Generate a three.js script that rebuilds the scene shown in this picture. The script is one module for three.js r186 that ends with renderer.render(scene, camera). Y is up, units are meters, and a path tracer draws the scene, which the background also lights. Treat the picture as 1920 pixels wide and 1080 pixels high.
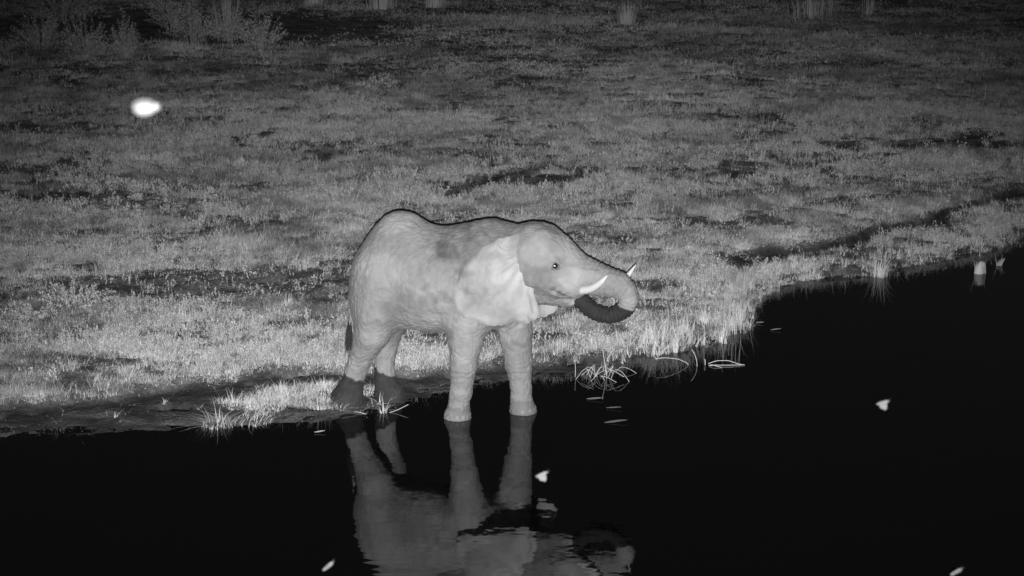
import * as THREE from 'three';
import { mergeGeometries } from 'three/addons/utils/BufferGeometryUtils.js';

// ---------------------------------------------------------------- camera, sky, lamp, exposure
const W = 1024, H = 576;
const scene = new THREE.Scene();
const camera = new THREE.PerspectiveCamera(15.97, W / H, 0.1, 3000);
const PITCH = THREE.MathUtils.degToRad(14.9);
camera.position.set(0, 8.37, 25);
camera.lookAt(0, 8.37 - Math.sin(PITCH), 25 - Math.cos(PITCH));
camera.focus = 26.2;
camera.userData.fStop = 6.2;

const renderer = new THREE.WebGLRenderer({ antialias: true });
renderer.setSize(W, H);
renderer.toneMapping = THREE.LinearToneMapping;
renderer.toneMappingExposure = 1;
renderer.shadowMap.enabled = true;

// a moonless night sky: dim, nearly even, a little paler near the horizon
{
  const w = 64, h = 32, data = new Float32Array(w * h * 4);
  for (let j = 0; j < h; j++) for (let i = 0; i < w; i++) {
    const up = (j + 0.5) / h * 2 - 1, v = 0.017 + 0.008 * Math.exp(-Math.abs(up) * 5);
    data.set([v, v, v, 1], (j * w + i) * 4);
  }
  const sky = new THREE.DataTexture(data, w, h, THREE.RGBAFormat, THREE.FloatType);
  sky.mapping = THREE.EquirectangularReflectionMapping;
  sky.magFilter = sky.minFilter = THREE.LinearFilter;
  sky.needsUpdate = true;
  scene.background = sky; scene.environment = sky;
}

// ---------------------------------------------------------------- helpers
function rng(seed) { let a = seed >>> 0; return () => { a = (a + 0x6D2B79F5) >>> 0; let t = a; t = Math.imul(t ^ (t >>> 15), t | 1); t ^= t + Math.imul(t ^ (t >>> 7), t | 61); return ((t ^ (t >>> 14)) >>> 0) / 4294967296; }; }
const { clamp, lerp, smoothstep } = THREE.MathUtils;
function hash(x, y, z) { let h = Math.imul(x, 374761393) ^ Math.imul(y, 668265263) ^ Math.imul(z, 2147483647 ^ 0x5bd1e995); h = Math.imul(h ^ (h >>> 13), 1274126177); return ((h ^ (h >>> 16)) >>> 0) / 4294967295; }
function noise(x, y, z = 0) {   // value noise, -1..1
  const i = Math.floor(x), j = Math.floor(y), k = Math.floor(z), f = (t) => t * t * (3 - 2 * t), u = f(x - i), v = f(y - j), w = f(z - k);
  const l = (a, b, t) => a + (b - a) * t, c = (a, b, d) => hash(i + a, j + b, k + d);
  return 2 * l(l(l(c(0, 0, 0), c(1, 0, 0), u), l(c(0, 1, 0), c(1, 1, 0), u), v), l(l(c(0, 0, 1), c(1, 0, 1), u), l(c(0, 1, 1), c(1, 1, 1), u), v), w) - 1;
}
function fbm(x, y, z = 0, n = 4) { let s = 0, a = 0.5; for (let o = 0; o < n; o++) { s += a * noise(x, y, z); x = x * 2.03 + 17.1; y = y * 2.03 + 5.7; z = z * 2.03 + 3.3; a *= 0.5; } return s; }
const used = new Map();
function numbered(name) { const n = used.get(name) ?? 0; used.set(name, n + 1); return n ? `${name}_${String(n).padStart(3, '0')}` : name; }
function tag(o, label, category, group, kind) { if (label) o.userData.label = label; if (category) o.userData.category = category; if (group) o.userData.group = group; if (kind) o.userData.kind = kind; return o; }
function thing(name, x, y, z, turn = 0) { const g = new THREE.Group(); g.name = numbered(name); g.position.set(x, y, z); g.rotation.y = turn; scene.add(g); return g; }
function mesh(name, geometry, material, parent) { const m = new THREE.Mesh(geometry, material); m.name = parent === scene ? numbered(name) : name; m.castShadow = m.receiveShadow = true; parent.add(m); return m; }
const grey = (v) => new THREE.Color().setRGB(v, v, v);
const matt = (v, rough = 0.9, extra = {}) => new THREE.MeshStandardMaterial({ color: grey(v), roughness: rough, ...extra });
function triangles(list, colors) {
  const g = new THREE.BufferGeometry();
  g.setAttribute('position', new THREE.Float32BufferAttribute(list, 3));
  if (colors) g.setAttribute('color', new THREE.Float32BufferAttribute(colors, 3));
  g.computeVertexNormals();
  return g;
}
// distance to a polyline [[x, z], ...]; the sign is + on its left when walked
function lineDistance(line, x, z) {
  let best = Infinity, side = 1;
  for (let i = 0; i + 1 < line.length; i++) {
    const [ax, az] = line[i], [bx, bz] = line[i + 1], dx = bx - ax, dz = bz - az, t = clamp(((x - ax) * dx + (z - az) * dz) / (dx * dx + dz * dz), 0, 1);
    const ex = x - ax - t * dx, ez = z - az - t * dz, d = Math.hypot(ex, ez);
    if (d < best - 1e-9) { best = d; side = dx * (z - az) - dz * (x - ax) < 0 ? 1 : -1; }
  }
  return best * side;
}

// the infrared flood lamp on the camera's mast, a hand's breadth under the lens
{
  const lampAt = new THREE.Vector3(0.0, 8.265, 25.02), aim = new THREE.Vector3(0.0, 0, 2.8);
  const lamp = new THREE.SpotLight(0xffffff, 3450, 0, THREE.MathUtils.degToRad(22), 1, 2);
  lamp.name = 'flood_beam'; lamp.position.copy(lampAt); lamp.target.position.copy(aim);
  lamp.castShadow = true; lamp.shadow.radius = 1.2; lamp.shadow.mapSize.set(2048, 2048);
  scene.add(lamp, lamp.target);
  const g = thing('flood_lamp', lampAt.x, lampAt.y, lampAt.z);
  tag(g, 'infrared flood lamp under the camera lighting the elephant', 'lamp');
  g.lookAt(aim);
  const back = mesh('housing', new THREE.LatheGeometry([[0, -0.1], [0.035, -0.1], [0.045, -0.09], [0.045, -0.016], [0.041, -0.014], [0, -0.014]].map((p) => new THREE.Vector2(...p)), 28), matt(0.03, 0.5), g);
  back.rotation.x = Math.PI / 2;
  const lens = mesh('lens', new THREE.CylinderGeometry(0.038, 0.038, 0.004, 28), new THREE.MeshStandardMaterial({ color: grey(0.4), emissive: grey(1), emissiveIntensity: 0.6, roughness: 0.2 }), g);
  lens.rotation.x = Math.PI / 2; lens.position.z = -0.011;
}

// ---------------------------------------------------------------- land and water
const SHORE = [[-400, 60], [-60, 16], [-22, 6], [-10.35, 2.39], [-8.15, 1.46], [-6.95, 1.09], [-6.36, 0.81], [-6.01, 0.61], [-5.1, 0.49], [-4.25, 0.36], [-3.38, 0.26], [-2.72, 0.18], [-2.2, 0.1], [-1.8, -0.08], [-1.47, -0.45], [-0.93, -1.05], [-0.43, -1.52], [0.29, -1.76], [0.73, -1.91], [1.25, -2.15], [1.8, -2.72], [2.43, -3.06], [2.93, -3.46], [3.34, -4.07], [3.57, -5.1], [3.83, -5.91], [4.11, -6.56], [4.63, -6.92], [5.17, -7.13], [5.91, -7.4], [6.53, -7.93], [7.33, -8.37], [8.09, -9.0], [8.99, -10.1], [10.67, -11.79], [14.25, -15.14], [40, -34], [400, -150]];
const GRASSLINE = [[-60, 12.5], [-10, 1.3], [-7.8, 0.39], [-6.56, -0.04], [-5.73, -0.31], [-5.09, -0.6], [-4.47, -1.07], [-3.65, -1.3], [-2.88, -1.5], [-2.32, -1.67], [-1.88, -1.67], [-1.44, -1.62], [-0.87, -1.72], [-0.29, -1.92], [0.29, -2.05], [0.73, -2.15], [1.26, -2.4], [1.79, -2.72], [2.43, -3.06], [2.93, -3.46], [3.34, -4.07], [3.57, -5.1], [3.83, -5.91], [4.11, -6.56], [4.63, -6.92], [5.17, -7.13], [5.91, -7.4], [6.53, -7.93], [7.33, -8.37], [8.09, -9.0], [8.99, -10.1], [10.67, -11.79], [14.25, -15.14], [40, -34]];
const DITCHES = [
  { line: [[3.64, -7.39], [4.23, -7.97], [5.42, -8.79], [6.39, -9.74], [7.6, -10.7], [8.7, -11.79], [9.87, -12.95], [12.5, -15.2]], width: 0.44, depth: 0.15 },
  { line: [[6.71, -17.35], [7.57, -17.18], [8.27, -17.35], [9.24, -17.71], [10.49, -18.26]], width: 0.5, depth: 0.15 },
  { line: [[-1.29, -12.34], [-0.81, -13.1], [-0.41, -13.78], [0, -14.28], [0.52, -14.59], [1.05, -14.7], [1.67, -14.39]], width: 0.3, depth: 0.1 },
];
const shoreD = (x, z) => lineDistance(SHORE, x, z) + 0.24 * fbm(x * 1.9, z * 2.6, 1, 4) + 0.05 * noise(x * 6, z * 9, 9);
const grassD = (x, z) => lineDistance(GRASSLINE, x, z) + 0.22 * fbm(x * 1.3, z * 1.3, 4, 3) + 0.05 * noise(x * 7, z * 7, 2);
function ditch(x, z) {
  let d = 0;
  for (const { line, width, depth } of DITCHES) {
    if (x < line[0][0] - 2 || x > line[line.length - 1][0] + 2) continue;
    const w = width * (0.75 + 0.6 * noise(x * 1.6, z * 1.6, 7)), s = Math.abs(lineDistance(line, x + 0.25 * noise(x, z, 3), z + 0.25 * noise(x, z, 5)));
    d = Math.max(d, depth * (1 - smoothstep(s, w * 0.35, w)));
  }
  return d;
}
const PRINTS = []; { const r = rng(5150); for (let i = 0; i < 70; i++) PRINTS.push([-8 + 10 * r(), -2.6 + 3.9 * r(), 0.09 + 0.08 * r(), 0.035 + 0.04 * r()]); }
function prints(x, z, g) {   // the hollows that heavy feet have left in the mud
  if (g > 0.5 || x < -8.3 || x > 2.3 || z < -2.9 || z > 1.6) return 0;
  let h = 0; for (const [px, pz, r, dep] of PRINTS) { const q = Math.hypot(x - px, z - pz) / r; if (q < 1.5) h += dep * (1 - smoothstep(q, 0.6, 1)) - 0.25 * dep * smoothstep(q, 0.8, 1.05) * (1 - smoothstep(q, 1.05, 1.5)); }
  return h * (1 - smoothstep(g, 0.2, 0.5));
}
function height(x, z) {
  const far = Math.hypot(x, z);
  if (far > 110) return 0.3;
  const d = shoreD(x, z);
  if (d < -1.5) return -0.5;
  if (d < 0) return Math.min(0.02, 0.33 * Math.min(d + 0.3, 0) + 0.1 * Math.max(d, -0.3) + 0.034 * fbm(x * 3.4, z * 7, 2, 3) * (1 - smoothstep(-d, 0.3, 0.7))) - 0.004;
  const g = grassD(x, z), mud = 0.03 * smoothstep(d, 0, 0.5) + 0.04 * Math.min(d, 1.8) + 0.04 * fbm(x * 3.2, z * 5.2, 2, 3) * smoothstep(d, 0, 0.25);
  const bank = smoothstep(g, -0.06, 0.14) * 0.1 + Math.min(Math.max(g, 0), 4) * 0.012;
  let h = mud + bank + smoothstep(g, 0, 1.5) * (0.07 * fbm(x * 0.7, z * 0.7, 11, 3) + 0.035 * fbm(x * 2.4, z * 2.4, 12, 3));
  h += smoothstep(d, 0, 0.08) * 0.012 * noise(x * 9, z * 9, 6);
  return h - ditch(x, z) * smoothstep(d, 0, 0.4) - prints(x, z, g);
}
// how thickly the grass stands: 0 bare .. 1
const BARE = [[-4.7, -5.6, 3.3, 1.0, 0.87], [-7.4, -11.8, 2.2, 0.7, 0.8], [0.6, -13.5, 1.3, 0.55, 1], [2.0, -5.75, 0.8, 0.42, 0.95], [1.55, -8.6, 0.9, 0.38, 0.75], [3.1, -9.8, 0.9, 0.35, 0.75], [5.2, -7.95, 0.9, 0.25, 0.7], [-0.9, -2.9, 1.25, 0.42, 0.75], [-2.0, -7.9, 1.0, 0.7, 0.6], [-6.0, -9.0, 1.6, 0.6, 0.35], [6.2, -15.8, 2.8, 0.5, 0.6], [9.5, -17.0, 2.4, 0.6, 0.5], [-9.2, -12.2, 1.0, 0.8, 0.6], [2.4, -4.6, 0.7, 0.3, 0.4], [-6.9, -2.9, 1.2, 0.3, 0.6], [3.5, -22, 1.5, 0.6, 0.6], [1, -26.5, 3, 0.6, 0.5], [-5, -27.5, 4, 0.8, 0.5], [-9, -21, 3.5, 0.9, 0.45], [-10, -35, 7.5, 4, 0.97], [-9.5, -29, 5, 0.7, 0.4]];
function density(x, z) {
  const g = grassD(x, z);
  let v = smoothstep(g + (x > 2 ? 0.12 : 0), -0.03, 0.1);
  if (x < -0.9 && x > -4.4) v = Math.max(v, 0.8 * smoothstep(0.5 - Math.hypot((x + 2.85) / 2.3, z + 0.68) + 0.5 * fbm(x * 2.2, z * 3, 31, 4), 0, 0.12));   // the grassy islet by the hind feet
  if (v <= 0) return 0;
  const out = smoothstep(-20 - z + 3 * fbm(x * 0.2, z * 0.2, 26, 3), 0, 14);
  v *= clamp(lerp(0.74, 0.62, out) + lerp(1, 0.6, out) * fbm(x * 0.55, z * 0.9, 21, 3) + lerp(1.3, 0.35, out) * fbm(x * 2.1, z * 3.1, 22, 3) + lerp(0.5, 0.15, out) * noise(x * 7, z * 9, 24), 0.05, 1);
  if (out > 0) v *= lerp(1, 0.5 + 0.5 * smoothstep(fbm(x * 0.16, z * 0.3, 25, 3), 0, 0.35), out);   // thinner growth far out
  for (const [bx, bz, rx, rz, a] of BARE) { const q = Math.hypot((x - bx) / rx, (z - bz) / rz) + 0.5 * fbm(x * 1.4, z * 2.2, 23, 3); if (q < 1.15) v *= 1 - a * (1 - smoothstep(q, 0.7, 1.15)); }
  return v * (1 - smoothstep(Math.max(ditch(x, z), ditch(x, z - 0.2), z < -12 ? ditch(x, z - 0.45) : 0), 0.02, 0.06) * clamp(1.1 + 0.6 * noise(x * 2.3, z * 2.3, 29), 0.78, 1));
}

function noiseTexture(size, fn, srgb) {
  const data = new Uint8Array(size * size * 4);
  for (let j = 0; j < size; j++) for (let i = 0; i < size; i++) { const v = clamp(fn(i / size, j / size), 0, 1) * 255; data.set([v, v, v, 255], (j * size + i) * 4); }
  const t = new THREE.DataTexture(data, size, size); t.wrapS = t.wrapT = THREE.RepeatWrapping; t.magFilter = THREE.LinearFilter; t.minFilter = THREE.LinearMipmapLinearFilter; t.generateMipmaps = true;
  if (srgb) t.colorSpace = THREE.SRGBColorSpace;
  t.needsUpdate = true; return t;
}
function tiled(u, v, n, seed, oct = 4) {   // tileable fbm
  let s = 0, a = 0.5;
  for (let o = 0; o < oct; o++) {
    const x = u * n, y = v * n, i = Math.floor(x), j = Math.floor(y), f = (t) => t * t * (3 - 2 * t), m = (k) => ((k % n) + n) % n, c = (p, q) => hash(m(i + p), m(j + q), seed + o);
    const fu = f(x - i), fv = f(y - j); s += a * (2 * lerp(lerp(c(0, 0), c(1, 0), fu), lerp(c(0, 1), c(1, 1), fu), fv) - 1); n *= 2; a *= 0.5;
  }
  return s;
}
{
  const axis = (cuts) => { const out = []; for (const [a, b, step] of cuts) for (let v = a; v < b - 1e-6; v += step) out.push(v); out.push(cuts[cuts.length - 1][1]); return out; };
  const xs = axis([[-2400, -400, 500], [-400, -60, 60], [-60, -20, 4], [-20, -9, 0.25], [-9, 10, 0.07], [10, 20, 0.25], [20, 60, 4], [60, 400, 60], [400, 2400, 500]]);
  const zs = axis([[-2400, -400, 500], [-400, -80, 40], [-80, -48, 1], [-48, -20, 0.25], [-20, -10, 0.12], [-10, 2, 0.06], [2, 4, 0.2], [4, 60, 8], [60, 400, 85]]);
  const p = [], c = [], uv = [], idx = [];
  for (const z of zs) for (const x of xs) {
    const y = height(x, z); p.push(x, y, z); uv.push(x / 2.3, z / 2.3);
    const d = Math.hypot(x, z) > 110 ? 30 : shoreD(x, z), g = Math.hypot(x, z) > 110 ? 30 : grassD(x, z);
    const wet = 1 - smoothstep(Math.min(g, d - 0.5) + 0.3 * fbm(x * 1.2, z * 1.2, 40, 3), -0.2, 0.35), trench = smoothstep(ditch(x, z), 0.02, 0.09);
    // wet mud by the water and in the ditches, dry trampled soil with litter elsewhere
    let a = lerp(0.23 * (1 + 0.4 * fbm(x * 1.1, z * 1.8, 41, 4)), 0.07 + 0.03 * fbm(x * 2.5, z * 4, 42, 4) + 0.07 * smoothstep(fbm(x * 1.5, z * 3.5, 47, 4), 0.08, 0.2), wet);
    a = lerp(a, 0.065 + 0.03 * fbm(x * 2.5, z * 4, 42, 3), trench);
    c.push(a, a, a);
  }
  const n = xs.length;
  for (let j = 0; j + 1 < zs.length; j++) for (let i = 0; i + 1 < n; i++) { const q = j * n + i; idx.push(q, q + n, q + 1, q + 1, q + n, q + n + 1); }
  const g = new THREE.BufferGeometry();
  g.setAttribute('position', new THREE.Float32BufferAttribute(p, 3)); g.setAttribute('color', new THREE.Float32BufferAttribute(c, 3)); g.setAttribute('uv', new THREE.Float32BufferAttribute(uv, 2));
  g.setIndex(idx); g.computeVertexNormals();
  const soil = noiseTexture(512, (u, v) => 0.78 + 0.32 * tiled(u, v, 8, 1, 5) + 0.22 * tiled(u, v, 64, 9, 3), true);
  const rough = noiseTexture(512, (u, v) => 0.5 + 0.4 * tiled(u, v, 16, 3, 5) + 0.3 * tiled(u, v, 70, 5, 2));
  const m = new THREE.MeshStandardMaterial({ color: 0xffffff, vertexColors: true, map: soil, bumpMap: rough, bumpScale: 0.03, roughness: 0.85 });
  const o = mesh('ground', g, m, scene); tag(o, 'trampled floodplain soil and dark wet mud bank', 'ground', null, 'structure');
}
{
  const ripples = noiseTexture(1024, (u, v) => 0.5 + 0.4 * tiled(u, v * 3 % 1, 6, 71, 3) + 0.12 * tiled(u, v * 2 % 1, 26, 73, 2));
  const g = new THREE.PlaneGeometry(4800, 2500); g.rotateX(-Math.PI / 2); g.translate(0, 0, 250 - 1250 + 900);
  const uv = g.attributes.uv, p = g.attributes.position; for (let i = 0; i < uv.count; i++) uv.setXY(i, p.getX(i) / 3.1, p.getZ(i) / 4.7);
  const m = new THREE.MeshPhysicalMaterial({ color: grey(0.0012), roughness: 0.03, ior: 1.45, bumpMap: ripples, bumpScale: 0.0031 });
  const o = mesh('water', g, m, scene); tag(o, 'still black river water mirroring the elephant', 'water', null, 'structure');
}

// ---------------------------------------------------------------- the elephant
// own frame: x forward, y up from the water level, z to its right side (towards the camera)
{
  const cone = (a, b, ra, rb) => {   // round cone
    const ba = [b[0] - a[0], b[1] - a[1], b[2] - a[2]], l2 = ba[0] ** 2 + ba[1] ** 2 + ba[2] ** 2, rr = ra - rb, a2 = l2 - rr * rr, il2 = 1 / l2;
    const R = Math.max(ra, rb) + 0.3, lo = [0, 1, 2].map((i) => Math.min(a[i], b[i]) - R), hi = [0, 1, 2].map((i) => Math.max(a[i], b[i]) + R);
    return (x, y, z) => {
      if (x < lo[0] || x > hi[0] || y < lo[1] || y > hi[1] || z < lo[2] || z > hi[2]) return 0.3 + Math.max(lo[0] - x, x - hi[0], lo[1] - y, y - hi[1], lo[2] - z, z - hi[2]);
      const px = x - a[0], py = y - a[1], pz = z - a[2], yy = px * ba[0] + py * ba[1] + pz * ba[2], zz = yy - l2;
      const vx = px * l2 - ba[0] * yy, vy = py * l2 - ba[1] * yy, vz = pz * l2 - ba[2] * yy, x2 = vx * vx + vy * vy + vz * vz, y2 = yy * yy * l2, z2 = zz * zz * l2, k = Math.sign(rr) * rr * rr * x2;
      if (Math.sign(zz) * a2 * z2 > k) return Math.sqrt(x2 + z2) * il2 - rb;
      if (Math.sign(yy) * a2 * y2 < k) return Math.sqrt(x2 + y2) * il2 - ra;
      return (Math.sqrt(x2 * a2 * il2) + yy * rr) * il2 - ra;
    };
  };
  const ball = (c, r) => { const m = Math.min(...r); return (x, y, z) => { const X = (x - c[0]) / r[0], Y = (y - c[1]) / r[1], Z = (z - c[2]) / r[2], l = Math.sqrt(X * X + Y * Y + Z * Z), g = Math.sqrt((X / r[0]) ** 2 + (Y / r[1]) ** 2 + (Z / r[2]) ** 2); return l < 1e-4 ? -m : l * (l - 1) / g; }; };
  const smin = (a, b, k) => { const h = Math.max(k - Math.abs(a - b), 0) / k; return Math.min(a, b) - h * h * k * 0.25; };
  const chain = (pts) => pts.slice(1).map((q, i) => cone(pts[i].slice(0, 3), q.slice(0, 3), pts[i][3], q[3]));
  // trunk stations: x, top, bottom, half width of the barrel of the body
  const ST = [[-1.56, 1.56, 1.5, 0.03], [-1.53, 1.74, 1.33, 0.18], [-1.47, 1.93, 1.2, 0.29], [-1.38, 2.09, 1.14, 0.36], [-1.24, 2.335, 1.1, 0.43], [-1.05, 2.535, 1.08, 0.47], [-0.87, 2.59, 1.07, 0.5], [-0.69, 2.56, 1.06, 0.53], [-0.51, 2.475, 1.06, 0.55], [-0.26, 2.45, 1.075, 0.56], [0, 2.5, 1.1, 0.55], [0.335, 2.58, 1.14, 0.5], [0.56, 2.55, 1.24, 0.43], [0.74, 2.52, 1.4, 0.37], [0.9, 2.51, 1.62, 0.3], [1.05, 2.4, 1.8, 0.2], [1.12, 2.2, 2.0, 0.05]];
  const station = (x) => {
    let i = 0; while (i < ST.length - 2 && ST[i + 1][0] < x) i++;
    const t = clamp((x - ST[i][0]) / (ST[i + 1][0] - ST[i][0]), 0, 1), a = ST[Math.max(0, i - 1)], b = ST[i], c = ST[i + 1], d = ST[Math.min(ST.length - 1, i + 2)];
    return [1, 2, 3].map((k) => { const h = c[0] - b[0], mb = (c[k] - a[k]) / (c[0] - a[0]) * h, mc = (d[k] - b[k]) / (d[0] - b[0]) * h, t2 = t * t, t3 = t2 * t; return (2 * t3 - 3 * t2 + 1) * b[k] + (t3 - 2 * t2 + t) * mb + (3 * t2 - 2 * t3) * c[k] + (t3 - t2) * mc; });
  };
  const table = []; for (let i = 0; i <= 600; i++) table.push(station(-1.56 + 2.68 * i / 600));
  const barrel = (x, y, z) => {
    const q = clamp((x + 1.56) / 2.68 * 600, 0, 599.999), i = Math.floor(q), f = q - i, [t, b, w] = [0, 1, 2].map((k) => lerp(table[i][k], table[i + 1][k], f));
    const cy = lerp(b, t, 0.46), up = y > cy, ry = Math.max(up ? t - cy : cy - b, 0.02), W2 = Math.max(w, 0.02), Y = Math.abs(y - cy) / ry, Z = Math.abs(z) / W2, e = up ? 1.85 : 2.2;
    const l = Math.pow(Math.pow(Y, e) + Math.pow(Z, e), 1 / e), d = (l - 1) * Math.min(ry, W2), out = Math.max(-1.56 - x, x - 1.12, 0);
    return out > 0 ? Math.hypot(Math.max(d, 0), out) : d;
  };
  const legs = [
    chain([[0.16, 1.75, 0.25, 0.26], [0.12, 1.3, 0.27, 0.25], [0.1, 1.02, 0.275, 0.215], [0.07, 0.68, 0.275, 0.165], [0.03, 0.34, 0.27, 0.137], [0.0, 0.14, 0.27, 0.135], [-0.015, 0.0, 0.27, 0.165], [-0.01, -0.14, 0.27, 0.175]]),
    chain([[0.5, 1.75, -0.22, 0.25], [0.59, 1.3, -0.22, 0.24], [0.61, 1.0, -0.22, 0.21], [0.645, 0.66, -0.22, 0.172], [0.68, 0.34, -0.217, 0.138], [0.69, 0.15, -0.217, 0.135], [0.71, 0.0, -0.217, 0.17], [0.72, -0.14, -0.217, 0.18]]),
    chain([[-1.1, 1.85, 0.2, 0.32], [-1.12, 1.35, 0.23, 0.3], [-1.2, 0.98, 0.23, 0.22], [-1.36, 0.66, 0.21, 0.155], [-1.45, 0.42, 0.2, 0.14], [-1.52, 0.22, 0.19, 0.16], [-1.57, 0.06, 0.19, 0.215], [-1.57, -0.04, 0.19, 0.235]]),
    chain([[-1.05, 1.8, -0.2, 0.3], [-1.08, 1.35, -0.22, 0.27], [-1.13, 0.95, -0.22, 0.185], [-1.18, 0.66, -0.21, 0.145], [-1.2, 0.42, -0.2, 0.125], [-1.19, 0.22, -0.2, 0.145], [-1.14, 0.06, -0.2, 0.19], [-1.12, -0.04, -0.2, 0.2]]),
  ];
  const TR = [[1.28, 2.08, 0, 0.3], [1.46, 1.975, 0, 0.258], [1.6, 1.94, 0, 0.228], [1.76, 1.9, 0, 0.203], [1.9, 1.88, 0, 0.185], [2.03, 1.855, 0, 0.16], [2.12, 1.78, 0, 0.14], [2.155, 1.68, 0, 0.122], [2.125, 1.57, 0, 0.112], [2.03, 1.485, 0, 0.105], [1.9, 1.445, 0, 0.098], [1.77, 1.458, 0, 0.1], [1.65, 1.515, 0, 0.104], [1.56, 1.595, 0, 0.1], [1.5, 1.645, 0, 0.085]];
  const trunk = chain(TR), along = [0]; for (let i = 1; i < TR.length; i++) along.push(along[i - 1] + Math.hypot(TR[i][0] - TR[i - 1][0], TR[i][1] - TR[i - 1][1]));
  const skull = [
    ball([1.02, 2.12, 0], [0.4, 0.4, 0.33]), ball([1.2, 2.22, 0], [0.27, 0.24, 0.25]), ball([1.0, 2.3, 0.12], [0.28, 0.24, 0.16]), ball([1.0, 2.3, -0.12], [0.28, 0.24, 0.16]),
    ...chain([[1.02, 1.95, 0.2, 0.2], [1.3, 1.86, 0.16, 0.16], [1.52, 1.8, 0.17, 0.095]]), ...chain([[1.02, 1.95, -0.2, 0.2], [1.3, 1.86, -0.16, 0.16], [1.52, 1.8, -0.17, 0.095]]),
    ...chain([[1.0, 1.78, 0.0, 0.26], [1.22, 1.72, 0.0, 0.17], [1.4, 1.655, 0, 0.105], [1.5, 1.61, 0, 0.05]]),
    ...chain([[1.5, 1.8, 0.185, 0.085], [1.61, 1.812, 0.22, 0.06]]), ...chain([[1.5, 1.8, -0.185, 0.085], [1.61, 1.812, -0.22, 0.06]]),
  ];
  const brow = [...chain([[1.22, 2.19, 0.262, 0.035], [1.3, 2.165, 0.268, 0.03], [1.36, 2.11, 0.25, 0.025]]), ...chain([[1.24, 2.045, 0.275, 0.022], [1.31, 2.045, 0.272, 0.02]])];
  const pits = [...chain([[1.245, 2.115, 0.315, 0.02], [1.315, 2.1, 0.315, 0.02]]), ...chain([[1.27, 1.79, 0.33, 0.02], [1.38, 1.725, 0.285, 0.02], [1.5, 1.672, 0.2, 0.012]]), ...chain([[0.94, 1.97, 0.43, 0.02], [1.0, 1.83, 0.42, 0.02]])];
  const body = (x, y, z) => {
    let d = barrel(x, y, z);
    for (let i = 0; i < 4; i++) { let l = 9; for (const s of legs[i]) l = smin(l, s(x, y, z), 0.04); d = smin(d, l, i < 2 ? 0.14 : 0.2); }
    // the neck and shoulder roll behind the ear
    let h = 9; for (const s of skull) h = smin(h, s(x, y, z), 0.1);
    d = smin(d, h, 0.16);
    let t = 9; for (const s of trunk) t = Math.min(t, s(x, y, z));
    d = smin(d, t, 0.05);
    if (x > 0.9 && x < 1.6) { for (const s of brow) d = smin(d, s(x, y, z), 0.05); let c = 9; for (const s of pits) c = Math.min(c, s(x, y, z)); d = -smin(-d, c, 0.03); }
    return d;
  };
  const trunkAt = (x, y, z) => { let best = 9, s = 0; for (let i = 0; i + 1 < TR.length; i++) { const a = TR[i], b = TR[i + 1], dx = b[0] - a[0], dy = b[1] - a[1], t = clamp(((x - a[0]) * dx + (y - a[1]) * dy) / (dx * dx + dy * dy), 0, 1), d = Math.hypot(x - a[0] - t * dx, y - a[1] - t * dy, z) - lerp(a[3], b[3], t); if (d < best) { best = d; s = lerp(along[i], along[i + 1], t); } } return [best, s]; };

  // surface nets over the active cells
  function surface(f, lo, hi, cell) {
    const n = [0, 1, 2].map((i) => Math.ceil((hi[i] - lo[i]) / cell) + 1), B = 6, sx = 1, sy = n[0], sz = n[0] * n[1], D = new Float32Array(n[0] * n[1] * n[2]).fill(9);
    for (let bz = 0; bz < n[2]; bz += B) for (let by = 0; by < n[1]; by += B) for (let bx = 0; bx < n[0]; bx += B) {
      const m = B / 2, v = f(lo[0] + (bx + m) * cell, lo[1] + (by + m) * cell, lo[2] + (bz + m) * cell), near = Math.abs(v) < B * cell * 1.9;
      for (let k = bz; k < Math.min(bz + B, n[2]); k++) for (let j = by; j < Math.min(by + B, n[1]); j++) for (let i = bx; i < Math.min(bx + B, n[0]); i++) D[i + j * sy + k * sz] = near ? f(lo[0] + i * cell, lo[1] + j * cell, lo[2] + k * cell) : v;
    }
    const id = new Int32Array(D.length).fill(-1), P = [], I = [];
    const off = [0, sx, sy, sx + sy, sz, sx + sz, sy + sz, sx + sy + sz], edges = [[0, 1], [2, 3], [4, 5], [6, 7], [0, 2], [1, 3], [4, 6], [5, 7], [0, 4], [1, 5], [2, 6], [3, 7]];
    for (let k = 0; k + 1 < n[2]; k++) for (let j = 0; j + 1 < n[1]; j++) for (let i = 0; i + 1 < n[0]; i++) {
      const q = i + j * sy + k * sz; let mask = 0; for (let c = 0; c < 8; c++) if (D[q + off[c]] < 0) mask |= 1 << c;
      if (mask === 0 || mask === 255) continue;
      let x = 0, y = 0, z = 0, m = 0;
      for (const [a, b] of edges) { if (((mask >> a) & 1) === ((mask >> b) & 1)) continue; const da = D[q + off[a]], t = da / (da - D[q + off[b]]), e = b ^ a; x += (a & 1) + (e === 1 ? t : 0); y += ((a >> 1) & 1) + (e === 2 ? t : 0); z += ((a >> 2) & 1) + (e === 4 ? t : 0); m++; }
      id[q] = P.length / 3; P.push(lo[0] + (i + x / m) * cell, lo[1] + (j + y / m) * cell, lo[2] + (k + z / m) * cell);
    }
    for (let k = 1; k + 1 < n[2]; k++) for (let j = 1; j + 1 < n[1]; j++) for (let i = 1; i + 1 < n[0]; i++) {
      const q = i + j * sy + k * sz, inside = D[q] < 0;
      for (const [s, u, v] of [[sx, sy, sz], [sy, sz, sx], [sz, sx, sy]]) {
        if ((D[q + s] < 0) === inside) continue;
        const a = id[q], b = id[q - u], c = id[q - u - v], d = id[q - v];
        if (a < 0 || b < 0 || c < 0 || d < 0) continue;
        if (inside) I.push(a, b, c, a, c, d); else I.push(a, c, b, a, d, c);
      }
    }
    return [P, I];
  }
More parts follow.
